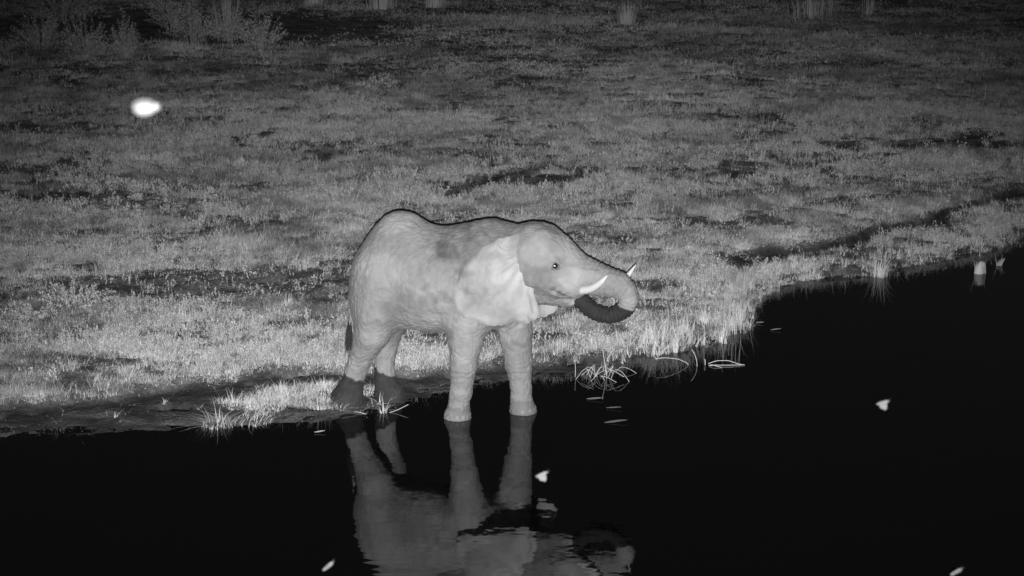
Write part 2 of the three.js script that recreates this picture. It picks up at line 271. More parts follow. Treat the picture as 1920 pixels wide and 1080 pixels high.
  const [P, I] = surface(body, [-1.85, -0.16, -0.75], [2.45, 2.75, 0.75], 0.015);
  const col = new Float32Array(P.length), e = 0.004;
  for (let v = 0; v < P.length; v += 3) {
    let [x, y, z] = [P[v], P[v + 1], P[v + 2]], gx, gy, gz;
    for (let it = 0; it < 3; it++) {
      const d = body(x, y, z); gx = body(x + e, y, z) - body(x - e, y, z); gy = body(x, y + e, z) - body(x, y - e, z); gz = body(x, y, z + e) - body(x, y, z - e);
      const l = Math.hypot(gx, gy, gz) || 1, step = clamp(d * 2 * e / l, -0.02, 0.02); gx /= l; gy /= l; gz /= l;
      if (it < 2) { x -= gx * step; y -= gy * step; z -= gz * step; }
    }
    const [td, s] = trunkAt(x, y, z), onTrunk = 1 - smoothstep(td, 0.0, 0.05);
    // skin: folds and fine creases, and rings round the trunk
    const fold = 1 - Math.abs(noise(x * 7 + 2 * noise(x * 3, y * 3, z * 3), y * 5, z * 7)), crease = 1 - Math.abs(noise(x * 24, y * 34, z * 24));
    let h = 0.01 * (fold - 0.5) - 0.0075 * Math.pow(crease, 4) + 0.003 * noise(x * 55, y * 55, z * 55);
    h -= 0.006 * Math.pow(1 - Math.abs(noise(x * 13 + 1.5 * noise(x * 4, y * 4, 2), y * 8, z * 13)), 6);   // deeper wandering folds
    const low = 1 - smoothstep(y, 0.2, 0.75);
    h += low * 0.007 * noise(x * 5, y * 24 + 2 * noise(x * 6, y * 3, z * 6), z * 5);
    for (const [kx, ky, kz] of [[0.06, 0.62, 0.275], [0.65, 0.62, -0.22], [-1.36, 0.68, 0.21]]) { const q = Math.hypot(x - kx, (y - ky) * 1.6, z - kz); if (q < 0.3) h += 0.0065 * (1 - smoothstep(q, 0.1, 0.3)) * Math.sin(y * 78 + 5 * noise(x * 9, y * 4, z * 9)); }   // baggy knees
    if (s > 0.1) h += onTrunk * smoothstep(s, 0.1, 0.4) * 0.0075 * Math.sin(s * 2 * Math.PI / 0.055 + 1.5 * noise(x * 6, y * 6, z * 6));
    // rib and hip hollows
    h -= 0.016 * smoothstep(noise(x * 2.3 + 3, y * 1.3, z * 2.3), 0.15, 0.7) * smoothstep(y, 1.1, 1.5);
    P[v] = x + gx * h; P[v + 1] = y + gy * h; P[v + 2] = z + gz * h;
    // hide: dusty grey, mottled with dried mud; the part of the trunk and the hind feet that were in the water are dark
    let a = 0.24 + 0.075 * fbm(x * 2.2, y * 2.2, z * 2.2, 4) + 0.03 * noise(x * 16, y * 16, z * 16);
    const dust = smoothstep(fbm(x * 1.9 + 7, y * 2.6, z * 2, 4), 0.05, 0.22); a += 0.05 * dust;
    // dried dust (+), mud and painted shade behind the ear (-), in ragged patches
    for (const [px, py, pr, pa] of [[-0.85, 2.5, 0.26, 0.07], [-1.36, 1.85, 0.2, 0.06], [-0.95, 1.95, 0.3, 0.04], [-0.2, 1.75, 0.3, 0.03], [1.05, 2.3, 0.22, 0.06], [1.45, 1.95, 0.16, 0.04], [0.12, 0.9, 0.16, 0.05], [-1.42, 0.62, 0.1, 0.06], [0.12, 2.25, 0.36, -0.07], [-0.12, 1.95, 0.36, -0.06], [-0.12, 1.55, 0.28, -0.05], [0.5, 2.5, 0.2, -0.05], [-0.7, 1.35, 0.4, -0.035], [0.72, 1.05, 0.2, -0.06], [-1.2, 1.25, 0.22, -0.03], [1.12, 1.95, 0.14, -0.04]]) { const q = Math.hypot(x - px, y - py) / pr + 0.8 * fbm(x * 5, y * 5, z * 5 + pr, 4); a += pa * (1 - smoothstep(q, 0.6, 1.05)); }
    const lid = Math.hypot((x - 1.292) / 1.25, (y - 2.1) / 0.9); if (Math.abs(z) > 0.15) a = lerp(a, 0.1, 0.85 * (1 - smoothstep(lid + 0.02 * noise(x * 40, y * 40), 0.035, 0.05)));   // eyelids darkened, shade of the creases painted in
    const lips = Math.min(...[[1.27, 1.81], [1.33, 1.77], [1.4, 1.73], [1.47, 1.69]].map(([q, w]) => Math.hypot(x - q, y - w))); if (Math.abs(z) > 0.08) a = lerp(a, 0.13, 0.8 * (1 - smoothstep(lips + 0.07 * fbm(x * 14, y * 14, 9, 3), 0.02, 0.045)));   // darker along the corner of the mouth
    const rag = 0.02 * fbm(x * 14, y * 14, z * 14, 3);
    if (onTrunk > 0.5 && s > 0.9) a = lerp(a, 0.02 + 0.006 * noise(x * 20, y * 20, z * 20), smoothstep(s + rag * 1.2, 1.1, 1.125));
    if (x < -0.7) a = lerp(a, 0.035 + 0.02 * fbm(x * 9, y * 9, z * 9, 3), smoothstep(0.36 + 0.42 * ((z > 0 ? -1.29 : -1.1) - x) + rag * 4 - y, 0, 0.03));
    else if (y < 0.3) a = lerp(a, a * 0.72, smoothstep(0.19 + rag * 3 - y, 0, 0.02));
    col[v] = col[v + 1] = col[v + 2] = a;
  }
  const g = new THREE.BufferGeometry();
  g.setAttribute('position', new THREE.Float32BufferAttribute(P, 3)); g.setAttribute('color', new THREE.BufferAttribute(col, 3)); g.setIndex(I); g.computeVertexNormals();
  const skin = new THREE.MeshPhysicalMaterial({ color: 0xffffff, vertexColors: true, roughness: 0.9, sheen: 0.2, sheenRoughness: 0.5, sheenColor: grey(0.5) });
  const el = thing('elephant', -0.6, 0, -0.26, THREE.MathUtils.degToRad(-18));
  tag(el, 'pale grey elephant standing at the water edge with its trunk curled into its mouth', 'elephant');
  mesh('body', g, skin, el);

  // ears: thick leathery flaps hung from behind the cheek, lying back over the shoulder
  const outline = [[0.86, 2.4], [0.79, 2.475], [0.621, 2.431], [0.447, 2.344], [0.307, 2.211], [0.166, 2.063], [0.066, 1.905], [0.023, 1.743], [0.05, 1.607], [0.134, 1.497], [0.303, 1.428], [0.514, 1.385], [0.758, 1.378], [0.967, 1.383], [1.085, 1.441], [1.112, 1.526], [1.07, 1.659], [1.015, 1.791], [0.973, 1.957], [0.915, 2.121], [0.88, 2.286]];
  const rim = new THREE.CatmullRomCurve3(outline.map(([x, y]) => new THREE.Vector3(x, y, 0)), true, 'centripetal').getSpacedPoints(120).map((p, i) => { const n = 0.014 * noise(i * 0.35, 1) + 0.008 * noise(i * 0.9, 7) - 0.035 * Math.exp(-(((i - 58) / 1.6) ** 2)) - 0.03 * Math.exp(-(((i - 76) / 1.3) ** 2)), dx = p.x - 0.62, dy = p.y - 1.9, l = Math.hypot(dx, dy); return p.add(new THREE.Vector3(dx / l * n, dy / l * n, 0)); });
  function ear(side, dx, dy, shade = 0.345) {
    const R = 26, N = 120, pos = [], cl = [], ix = [], cx = 0.62, cy = 1.9;
    for (const face of [0, 1]) for (let r = 0; r <= R; r++) for (let n = 0; n < N; n++) {
      const t = r / R, x = lerp(cx, rim[n].x, t), y = lerp(cy, rim[n].y, t);
      let z = 0.37 + 0.24 * smoothstep(0.98 - x, 0, 0.45) - 0.16 * smoothstep(y, 2.0, 2.5) - 0.05 * smoothstep(0.3 - x, 0, 0.3) + 0.045 * smoothstep(1.75 - y, 0, 0.35);
      z -= 0.15 * smoothstep(x, 0.68, 0.9) * smoothstep(y, 1.9, 2.3);
      z += 0.02 * noise(x * 4, y * 4, side * 3) + 0.01 * noise(x * 11, y * 9, 5) + 0.022 * Math.sin(4 * (x * 0.7 + y) * 2.2) * smoothstep(t, 0.4, 1) + 0.004 * noise(x * 40, y * 40, 8);
      const ang = Math.atan2(y - 2.25, x - 0.95); z += 0.018 * Math.sin(ang * 16 + 2 * noise(x * 3, y * 3, 4)) * smoothstep(t, 0.1, 0.6) - 0.01 * Math.pow(1 - Math.abs(noise(x * 9 + y * 4, y * 9 - x * 4, 14)), 5) - 0.05 * Math.exp(-(((x * 0.75 + y * 0.66 - 1.98) / 0.03) ** 2)) * smoothstep(x, 0.2, 0.45) * (1 - smoothstep(x, 0.62, 0.8));
      const roll = 0.02 * smoothstep(t, 0.9, 1), th = 0.013 * Math.sqrt(Math.max(0, 1 - Math.pow(t, 12)));
      pos.push(x + dx, y + dy, side * (z - roll + (face ? -th : th)));
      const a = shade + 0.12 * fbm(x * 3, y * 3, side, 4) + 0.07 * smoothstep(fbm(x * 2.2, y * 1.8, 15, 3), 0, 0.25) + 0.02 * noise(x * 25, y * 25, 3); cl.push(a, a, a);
    }
    const layer = (R + 1) * N;
    for (let r = 0; r < R; r++) for (let n = 0; n < N; n++) {
      const a = r * N + n, b = r * N + (n + 1) % N, c = a + N, d = b + N, flip = side < 0;
      for (const [o, f] of [[0, flip], [layer, !flip]]) f ? ix.push(o + a, o + b, o + c, o + b, o + d, o + c) : ix.push(o + a, o + c, o + b, o + b, o + c, o + d);
    }
    const q = new THREE.BufferGeometry(); q.setAttribute('position', new THREE.Float32BufferAttribute(pos, 3)); q.setAttribute('color', new THREE.Float32BufferAttribute(cl, 3)); q.setIndex(ix); q.computeVertexNormals();
    return q;
  }
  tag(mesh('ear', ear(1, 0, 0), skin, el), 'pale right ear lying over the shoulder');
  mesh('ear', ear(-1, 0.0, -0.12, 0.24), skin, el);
  const nail = new THREE.SphereGeometry(1, 14, 10), horn = matt(0.235, 0.8);
  for (const [fx, fz] of [[-0.012, 0.27], [0.713, -0.217]]) for (const a of [-0.5, 0.15, 0.75, 1.3]) { const n = mesh('toenail', nail, horn, el); n.scale.set(0.02, 0.042, 0.035); n.rotation.y = -a; n.position.set(fx + 0.152 * Math.cos(a), 0.035, fz + 0.152 * Math.sin(a)); }

  // tusks
  function tapered(pts, radii, seg = 40, around = 12, tip = true) {
    const c = new THREE.CatmullRomCurve3(pts.map((p) => new THREE.Vector3(...p))), t = new THREE.TubeGeometry(c, seg, 1, around, false), p = t.attributes.position, v = new THREE.Vector3();
    for (let i = 0; i <= seg; i++) { const o = c.getPointAt(i / seg), f = i / seg * (radii.length - 1), k = Math.min(Math.floor(f), radii.length - 2), r = lerp(radii[k], radii[k + 1], f - k); for (let j = 0; j <= around; j++) { const q = i * (around + 1) + j; v.fromBufferAttribute(p, q).sub(o).multiplyScalar(r).add(o); p.setXYZ(q, v.x, v.y, v.z); } }
    t.computeVertexNormals(); return t;
  }
  const ivory = matt(0.55, 0.5);
  mesh('tusk', tapered([[1.5, 1.8, 0.2], [1.62, 1.812, 0.235], [1.74, 1.85, 0.265], [1.86, 1.935, 0.29], [1.945, 2.03, 0.3], [1.955, 2.042, 0.301]], [0.05, 0.052, 0.052, 0.049, 0.044, 0.036, 0.012]), ivory, el);
  mesh('tusk', tapered([[1.52, 1.8, -0.2], [1.7, 1.77, -0.235], [1.86, 1.79, -0.265], [2.03, 1.87, -0.29], [2.16, 2.05, -0.3]], [0.05, 0.052, 0.052, 0.048, 0.042, 0.03, 0.006]), ivory, el);
  // eyes, dark and wet
  const eye = new THREE.SphereGeometry(0.034, 24, 16), wet = new THREE.MeshPhysicalMaterial({ color: grey(0.012), roughness: 0.2, clearcoat: 1, clearcoatRoughness: 0.12 });
  const glintMat = new THREE.MeshStandardMaterial({ color: grey(0.95), metalness: 1, roughness: 0.3 }), glint = new THREE.SphereGeometry(0.014, 16, 12);
  for (const s of [1, -1]) { const o = mesh('eye', eye, wet, el); o.position.set(1.285, 2.108, s * 0.285); mesh('glint', glint, glintMat, o).position.set(-0.004, 0.008, s * 0.026); }   // small bright metal ball added on each eye to make its glint
  // tail with its dark brush
  const tail = mesh('tail', tapered([[-1.34, 2.06, -0.02], [-1.47, 1.85, -0.02], [-1.52, 1.6, 0.0], [-1.53, 1.3, 0.05], [-1.55, 1.05, 0.1], [-1.56, 0.9, 0.12]], [0.06, 0.045, 0.035, 0.028, 0.022, 0.016]), skin.clone(), el);
  tail.material.vertexColors = false; tail.material.color = grey(0.23);
  const r = rng(77), hair = [];
  for (let i = 0; i < 130; i++) { const a = r() * 6.283, b = r() * 0.05, s = [-1.55 + 0.02 * Math.cos(a), 1.1 - r() * 0.2, 0.11 + 0.02 * Math.sin(a)], t = [s[0] + b * Math.cos(a) - 0.02, s[1] - 0.2 - 0.16 * r(), s[2] + b * Math.sin(a)], w = 0.006; hair.push(s[0] - w, s[1], s[2], s[0] + w, s[1], s[2], ...t, s[0], s[1], s[2] - w, s[0], s[1], s[2] + w, ...t); }
  mesh('tail_brush', triangles(hair), matt(0.02, 0.8), tail);
}

// ---------------------------------------------------------------- grass, herbs and reeds nobody could count
// a blade: a narrow strip that bends over to one side
function blade(out, x, z, h, w, lean, dir, segs = 2, y0 = 0) {
  const cx = Math.cos(dir), cz = Math.sin(dir), face = dir + 1.3, wx = Math.cos(face) * w / 2, wz = Math.sin(face) * w / 2;
  let px = x, py = y0, pz = z, pw = 1;
  for (let s = 1; s <= segs; s++) {
    const t = s / segs, q = lean * h * t * t, nx = x + cx * q, nz = z + cz * q, ny = y0 + h * t * (1 - 0.25 * lean * t), nw = 1 - t * 0.9;
    if (s < segs) out.push(px - wx * pw, py, pz - wz * pw, px + wx * pw, py, pz + wz * pw, nx + wx * nw, ny, nz + wz * nw, px - wx * pw, py, pz - wz * pw, nx + wx * nw, ny, nz + wz * nw, nx - wx * nw, ny, nz - wz * nw);
    else out.push(px - wx * pw, py, pz - wz * pw, px + wx * pw, py, pz + wz * pw, nx, ny, nz);
    px = nx; py = ny; pz = nz; pw = nw;
  }
}
function leaf(out, x, y, z, len, w, dir, rise) {
  const cx = Math.cos(dir), cz = Math.sin(dir), sx = -cz * w / 2, sz = cx * w / 2, c = Math.cos(rise) * len, s = Math.sin(rise) * len;
  out.push(x, y, z, x + cx * c * 0.5 + sx, y + s * 0.55, z + cz * c * 0.5 + sz, x + cx * c, y + s, z + cz * c, x, y, z, x + cx * c, y + s, z + cz * c, x + cx * c * 0.5 - sx, y + s * 0.45, z + cz * c * 0.5 - sz);
}
function grassTuft(seed, n, r0, hmin, hmax, w, lean, segs = 2) { const r = rng(seed), o = []; for (let i = 0; i < n; i++) { const a = r() * 6.283, d = Math.sqrt(r()) * r0; blade(o, Math.cos(a) * d, Math.sin(a) * d, lerp(hmin, hmax, r()), w * (0.7 + 0.6 * r()), lean * (0.2 + r()), r() < 0.6 ? a + (r() - 0.5) : r() * 6.283, segs); } return triangles(o); }
function herbTuft(seed, stems, r0, hmin, hmax, leaves, len) {
  const r = rng(seed), o = [];
  for (let i = 0; i < stems; i++) {
    const a = r() * 6.283, d = Math.sqrt(r()) * r0, x = Math.cos(a) * d, z = Math.sin(a) * d, h = lerp(hmin, hmax, r()), tilt = 0.3 * r();
    blade(o, x, z, h, 0.004, tilt, a, 2);
    for (let k = 0; k < leaves; k++) { const t = 0.25 + 0.75 * (k + r()) / leaves, q = tilt * h * t * t; leaf(o, x + Math.cos(a) * q, h * t * 0.97, z + Math.sin(a) * q, len * (0.6 + 0.7 * r()), len * 0.45, r() * 6.283, 0.2 + 0.7 * r()); }
  }
  return triangles(o);
}
// scatter copies of several variants; every variant is one instanced object
const dummy = new THREE.Object3D(), tint = new THREE.Color();
function scatter(name, label, category, geos, albedo, seed, tries, place) {
  const r = rng(seed), lists = geos.map(() => []);
  for (let i = 0; i < tries; i++) { const p = place(r); if (!p) continue; lists[Math.floor(r() * geos.length)].push(p); }
  const m = new THREE.MeshStandardMaterial({ color: grey(albedo), roughness: 0.75, side: THREE.DoubleSide });
  geos.forEach((g, k) => {
    const list = lists[k]; if (!list.length) return;
    const o = new THREE.InstancedMesh(g, m, list.length); o.name = numbered(name); o.castShadow = o.receiveShadow = true;
    list.forEach(([x, y, z, s, sy, tone], i) => { dummy.position.set(x, y, z); dummy.rotation.set((r() - 0.5) * 0.7, r() * 6.283, (r() - 0.5) * 0.7); dummy.scale.set(s, s * sy, s); dummy.updateMatrix(); o.setMatrixAt(i, dummy.matrix); o.setColorAt(i, tint.setRGB(tone, tone, tone)); });
    scene.add(o); tag(o, label, category, null, 'stuff');
  });
  return lists.reduce((a, l) => a + l.length, 0);
}
const inElephant = (x, z) => [[-0.33, -0.03, 0.22], [0.17, -0.26, 0.22], [-2.08, -0.54, 0.27], [-1.6, -0.8, 0.26]].some(([a, b, c]) => Math.hypot(x - a, z - b) < c);
// a random spot in the wedge of land the camera looks over, with a little to spare on both sides
function spot(r, zNear, zFar) { const q = r(), dNear = 25 - zNear, dFar = 25 - zFar, d = Math.sqrt(lerp(dNear * dNear, dFar * dFar, q)), x = (r() * 2 - 1) * (0.262 * d + 0.7); return [x, 25 - d]; }
const tone = (r, x, z) => clamp(0.72 + 0.5 * fbm(x * 0.8, z * 1.1, 51, 3) + 0.5 * fbm(x * 0.25, z * 0.4, 53, 2) + 0.35 * noise(x * 3.7, z * 3.7, 52) + 0.35 * (r() - 0.5), 0.3, 1.25);
const vigour = (x, z) => clamp(1 + 0.9 * fbm(x * 0.9, z * 1.3, 61, 3), 0.45, 1.6);
let count = 0;
const nearGrass = [1, 2, 3, 4].map((k) => grassTuft(100 + k, 13, 0.06, 0.03, 0.11, 0.0075, 1.5));
count += scatter('short_grass', 'short trampled grass over the near floodplain behind the elephant', 'grass', nearGrass, 0.58, 1, 190000, (r) => {
  const [x, z] = spot(r, 2, -12), v = density(x, z); if (r() > v * 0.95 || inElephant(x, z)) return null;
  const g = vigour(x, z); return [x, height(x, z) - 0.01, z, 0.75 + 0.5 * r(), g * (0.6 + 0.6 * r()) * (0.5 + 0.5 * v), tone(r, x, z)];
});
const midGrass = [1, 2, 3].map((k) => grassTuft(200 + k, 16, 0.1, 0.04, 0.13, 0.011, 1.4));
count += scatter('meadow_grass', 'patchy grass across the middle of the floodplain', 'grass', midGrass, 0.58, 2, 190000, (r) => {
  const [x, z] = spot(r, -11, -44), v = density(x, z); if (r() > v * 0.95 * (1 - 0.85 * smoothstep(-z, 20, 42))) return null;
  return [x, height(x, z) - 0.01, z, 0.8 + 0.5 * r(), vigour(x, z) * (0.6 + 0.6 * r()) * (0.5 + 0.5 * v), tone(r, x, z)];
});
const farGrass = [1, 2, 3].map((k) => grassTuft(300 + k, 22, 0.25, 0.04, 0.13, 0.016, 1.2));
count += scatter('distant_grass', 'dim distant grass towards the dark top of the picture', 'grass', farGrass, 0.56, 3, 120000, (r) => {
  const [x, z] = spot(r, -22, -70), v = density(x, z); if (r() > v * 0.8 * smoothstep(-z, 21, 33)) return null;
  return [x, height(x, z) - 0.01, z, 0.8 + 0.6 * r(), vigour(x, z) * (0.6 + 0.6 * r()) * (0.5 + 0.5 * v), tone(r, x, z)];
});
const herbs = [1, 2, 3, 4].map((k) => herbTuft(400 + k, 5, 0.07, 0.05, 0.15, 7, 0.03));
count += scatter('leafy_herb', 'small pale leafy herbs mixed into the grass', 'herbs', herbs, 0.64, 4, 62000, (r) => {
  const [x, z] = spot(r, 1, -22), v = density(x, z), patch = smoothstep(fbm(x * 0.6, z * 0.8, 81, 3), -0.1, 0.3); if (r() > 0.05 + v * patch * 0.9 || grassD(x, z) < 0.1 || ditch(x, z) > 0.03) return null;
  return [x, height(x, z) - 0.005, z, 0.6 + 0.7 * r(), 0.8 + 0.5 * r(), clamp(0.9 + 0.3 * (r() - 0.5), 0, 1.3)];
});
const tall = [1, 2, 3].map((k) => grassTuft(500 + k, 9, 0.06, 0.18, 0.5, 0.008, 0.85, 3));
count += scatter('tall_bank_grass', 'tall pale grass along the river bank right of the trunk', 'grass', tall, 0.68, 5, 26000, (r) => {
  const x = 1.2 + r() * 8.3, z = -1.6 - r() * 11, d = shoreD(x, z); if (d < -0.22 || d > 1.9 || r() > (d < 0.4 ? 0.42 : 0.05) || (d < 0 && r() > 0.16)) return null;
  if (ditch(x, z) > 0.03 || Math.hypot((x - 2.0) / 0.8, (z + 5.75) / 0.42) < 1) return null;
  const reach = (x > 1.9 && x < 3.75 ? 0.9 : 0.5) * (d > 0.4 ? 0.5 : 1), tn = clamp(0.9 + 0.3 * (r() - 0.5) + 0.25 * noise(x * 2, z * 2, 5), 0, 1.3); return [x, Math.max(height(x, z), -0.2) - 0.01, z, reach * (0.6 + 0.5 * r()), 0.8 + 0.5 * r(), tn];
});
const mid = [1, 2, 3].map((k) => grassTuft(600 + k, 11, 0.07, 0.05, 0.2, 0.007, 1.3, 3));
count += scatter('bank_edge_grass', 'pale grass edging the mud bank left of the elephant', 'grass', mid, 0.66, 6, 24000, (r) => {
  const x = -7.5 + r() * 10, z = 1 - r() * 4.2, g = grassD(x, z), v = density(x, z); if (v < 0.12 || g > 1.0 || r() > 0.5 * v * (1 - clamp(g, 0, 1) * 0.6) || inElephant(x, z)) return null;
  return [x, height(x, z) - 0.01, z, 0.6 + 0.5 * r(), 0.5 + 0.6 * r(), clamp(0.95 + 0.3 * (r() - 0.5), 0, 1.3)];
});
const loose = [1, 2, 3].map((k) => grassTuft(700 + k, 22, 0.14, 0.08, 0.26, 0.008, 1.3, 3));
count += scatter('loose_tuft', 'looser taller tufts and dry stems dotted over the grazed plain', 'grass', loose, 0.62, 7, 15000, (r) => {
  const [x, z] = spot(r, 0, -26), v = density(x, z); if (v < 0.15 || r() > 0.15 + 0.9 * smoothstep(fbm(x * 0.5, z * 0.8, 83, 3), 0.05, 0.3) || inElephant(x, z) || grassD(x, z) < 0.15) return null;
  return [x, height(x, z) - 0.01, z, 0.5 + 0.9 * r() * r(), 0.6 + 0.6 * r(), tone(r, x, z)];
});
const twigs = [1, 2, 3].map((k) => { const r = rng(800 + k), o = []; for (let i = 0; i < 7; i++) blade(o, (r() - 0.5) * 0.3, (r() - 0.5) * 0.3, 0.015 + 0.03 * r(), 0.008, 1 + 3.5 * r(), r() * 6.283, 3); return triangles(o); });
count += scatter('mud_litter', 'dead stems and leaf litter trodden into the mud bank', 'litter', twigs, 0.26, 8, 520, (r) => {
  const x = -7.5 + r() * 9.8, z = 1.2 - r() * 3.6, d = shoreD(x, z), g = grassD(x, z); if (d < -0.05 || g > 0.25 || inElephant(x, z)) return null;
  return [x, Math.max(height(x, z), 0), z, 0.5 + 0.8 * r(), 1, 0.5 + 0.8 * r()];
});
console.log('scattered', count);

// ---------------------------------------------------------------- plants one can point at
const leafMat = new THREE.MeshStandardMaterial({ color: grey(0.6), roughness: 0.75, side: THREE.DoubleSide });
const stemMat = new THREE.MeshStandardMaterial({ color: grey(0.42), roughness: 0.8, side: THREE.DoubleSide });
const paleStem = new THREE.MeshStandardMaterial({ color: grey(0.55), roughness: 0.6, side: THREE.DoubleSide });
const onLand = (x, z) => Math.max(height(x, z), -0.02) - 0.01;
// a bushy plant: branching stems that carry many small leaves
function shrub(name, label, group, x, z, width, tallness, seed, opt = {}) {
  const r = rng(seed), st = [], lf = [], n = opt.stems ?? 26, len = opt.leaf ?? 0.05, spikes = opt.spikes ?? 0.35;
  for (let i = 0; i < n; i++) {
    const a = r() * 6.283, d = Math.sqrt(r()), bx = Math.cos(a) * d * width * 0.3, bz = Math.sin(a) * d * width * 0.22, h = tallness * (1 - 0.55 * d * d) * (0.7 + spikes * r()), lean = (d * width * 0.35) / Math.max(h, 0.05);
    blade(st, bx, bz, h, 0.012, lean, a, 3);
    const m = opt.leaves ?? 34;
    for (let k = 0; k < m; k++) { const t = 0.15 + 0.85 * Math.sqrt(r()), q = lean * h * t * t, j = len * 1.4, ang = r() * 6.283, rad = j * r() * (1.2 - t * 0.7); leaf(lf, bx + Math.cos(a) * q + Math.cos(ang) * rad, h * t * (1 - 0.2 * lean * t) + (r() - 0.5) * j * 0.5, bz + Math.sin(a) * q + Math.sin(ang) * rad, len * (0.6 + 0.8 * r()), len * 0.5, r() * 6.283, -0.2 + 1.3 * r()); }
  }
  const g = thing(name, x, onLand(x, z), z, 0);
  tag(mesh('stems', triangles(st), stemMat, g), null, null, null, 'stuff'); tag(mesh('foliage', triangles(lf), opt.material ?? leafMat, g), null, null, null, 'stuff');
  return tag(g, label, 'plant', group);
}
// a tussock: a fan of long blades from one foot, some arching over
function tussock(name, label, group, x, z, n, r0, hmin, hmax, w, lean, seed, opt = {}) {
  const r = rng(seed), o = [], dry = [];
  for (let i = 0; i < n; i++) { const a = r() * 6.283, d = Math.sqrt(r()) * r0, list = i % 4 === 3 ? dry : o; blade(list, Math.cos(a) * d, Math.sin(a) * d, lerp(hmin, hmax, Math.pow(r(), opt.bias ?? 1.3)), w * (0.7 + 0.6 * r()), lean * (0.15 + 1.1 * r()), opt.toward !== undefined && r() < 0.75 ? opt.toward + (r() - 0.5) * 1.5 : a + (r() - 0.5) * 0.8, 5); }
  const g = thing(name, x, opt.y ?? onLand(x, z), z, 0);
  tag(mesh('blades', triangles(o), opt.material ?? leafMat, g), null, null, null, 'stuff'); if (dry.length) tag(mesh('dry_blades', triangles(dry), opt.dry ?? stemMat, g), null, null, null, 'stuff');
  return tag(g, label, opt.category ?? 'plant', group);
}
shrub('leafy_shrub', 'largest pale bushy shrub at the left edge of the near grass', null, -6.5, -4.45, 1.15, 0.42, 901, { stems: 60, leaf: 0.04, leaves: 40, spikes: 0.5 });
shrub('leafy_shrub', 'small low bush below the large pale bush at the left edge', null, -7.0, -3.75, 0.75, 0.26, 902, { stems: 34, leaf: 0.035, leaves: 30 });
shrub('leafy_shrub', 'pale bush cut by the left edge above the dark bare patch', null, -8.95, -10.35, 0.6, 0.4, 903, { stems: 34, leaf: 0.05, leaves: 34 });
shrub('leafy_mat', 'flat pale leafy mat on the bare ground right of the large bush', null, -5.5, -4.62, 0.75, 0.13, 904, { stems: 34, leaf: 0.035, leaves: 22 });
shrub('leafy_shrub', 'upright pale stalky herb standing alone above the leafy clumps', null, -6.43, -12.2, 0.16, 0.36, 905, { stems: 9, leaf: 0.05, leaves: 22 });
shrub('leafy_shrub', 'wide pale leafy bank above the dark patch on the left', null, -7.6, -12.7, 1.5, 0.22, 906, { stems: 46, leaf: 0.05, leaves: 26 });
[[-7.22, -11.43, 0.34], [-6.83, -11.57, 0.26], [-6.79, -10.91, 0.38], [-6.09, -10.82, 0.42], [-6.6, -10.15, 0.4], [-6.94, -9.94, 0.22], [-7.84, -11.13, 0.3], [-7.9, -10.5, 0.26]].forEach(([x, z, s], i) => shrub('leafy_clump', ['leafy clump at the upper middle of the dark bare patch at left', 'small leafy clump at the top right of the dark bare patch', 'leafy clump in the very middle of the dark bare patch', 'largest leafy clump at the right end of the dark bare patch', 'leafy clump at the lower right of the dark bare patch', 'smallest leafy clump at the bottom of the dark bare patch', 'leafy clump at the upper left of the dark bare patch', 'small leafy clump at the left end of the dark bare patch'][i], 'leafy clumps on the dark bare patch', x, z, s, s * 0.6, 920 + i, { stems: 14, leaf: 0.045, leaves: 20 }));
[[-5.94, -5.89], [-5.49, -5.2], [-5.27, -5.73], [-4.03, -4.89], [-3.9, -5.51], [-3.78, -5.2], [-3.06, -5.73], [-2.94, -6.06], [-4.03, -6.29], [-3.3, -5.3], [-2.75, -5.0], [-4.6, -5.0]].forEach(([x, z], i) => shrub('herb_sprig', 'tiny pale herb sprig on the bare ground left of the elephant', 'herb sprigs on the bare ground', x, z, 0.09 + 0.05 * (i % 3), 0.13 + 0.04 * (i % 2), 940 + i, { stems: 3 + i % 3, leaf: 0.04, leaves: 7 }));
tussock('grass_tussock', 'small spiky pale tussock on the bare ground behind the hind legs', null, -3.36, -4.5, 46, 0.1, 0.08, 0.24, 0.01, 0.9, 961);
tussock('grass_tussock', 'fine grass tussock with long blades left of the elephant rump', null, -3.31, -6.62, 60, 0.2, 0.08, 0.3, 0.009, 0.9, 962);
tussock('grass_tussock', 'loose grass tussock in the middle of the left meadow', null, -4.38, -7.75, 70, 0.25, 0.08, 0.3, 0.009, 0.8, 963);
// the dark far side of the floodplain
const farShrubs = [
  [-12.9, -31.2, 1.7, 0.75, 'dim bush at the far left of the top bush row'], [-11.4, -29.9, 1.4, 0.85, 'dim rounded bush second from left in the top bush row'], [-10.25, -29.4, 0.75, 0.85, 'narrow spiky bush in front of the top left bush row'],
  [-8.9, -32.2, 1.5, 0.9, 'broad dim bush in the middle of the top left bush row'], [-7.9, -32.4, 1.4, 0.8, 'low dim bush right of the middle of the top left row'], [-6.95, -31.3, 1.3, 0.8, 'brightest bush at the right end of the top left row'], [-9.9, -35.2, 1.5, 0.8, 'faint bush behind the top left bush row'], [-13.5, -36.5, 2.2, 1.0, 'almost black bush in the top left corner'],
];
farShrubs.forEach(([x, z, w, h, label], i) => shrub('distant_shrub', label, 'bushes along the far top left', x, z, w, h, 970 + i, { stems: 80, leaf: 0.06, leaves: 40, spikes: 0.9 }));
shrub('distant_shrub', 'pale low leafy bush in the distance above the elephant rump', null, -3.3, -24.44, 1.1, 0.34, 981, { stems: 30, leaf: 0.06, leaves: 26, spikes: 0.6 });
shrub('distant_shrub', 'low pale leafy bush in the distance above the elephant head', null, 0.81, -26.4, 1.2, 0.34, 982, { stems: 28, leaf: 0.06, leaves: 22, spikes: 0.7 });
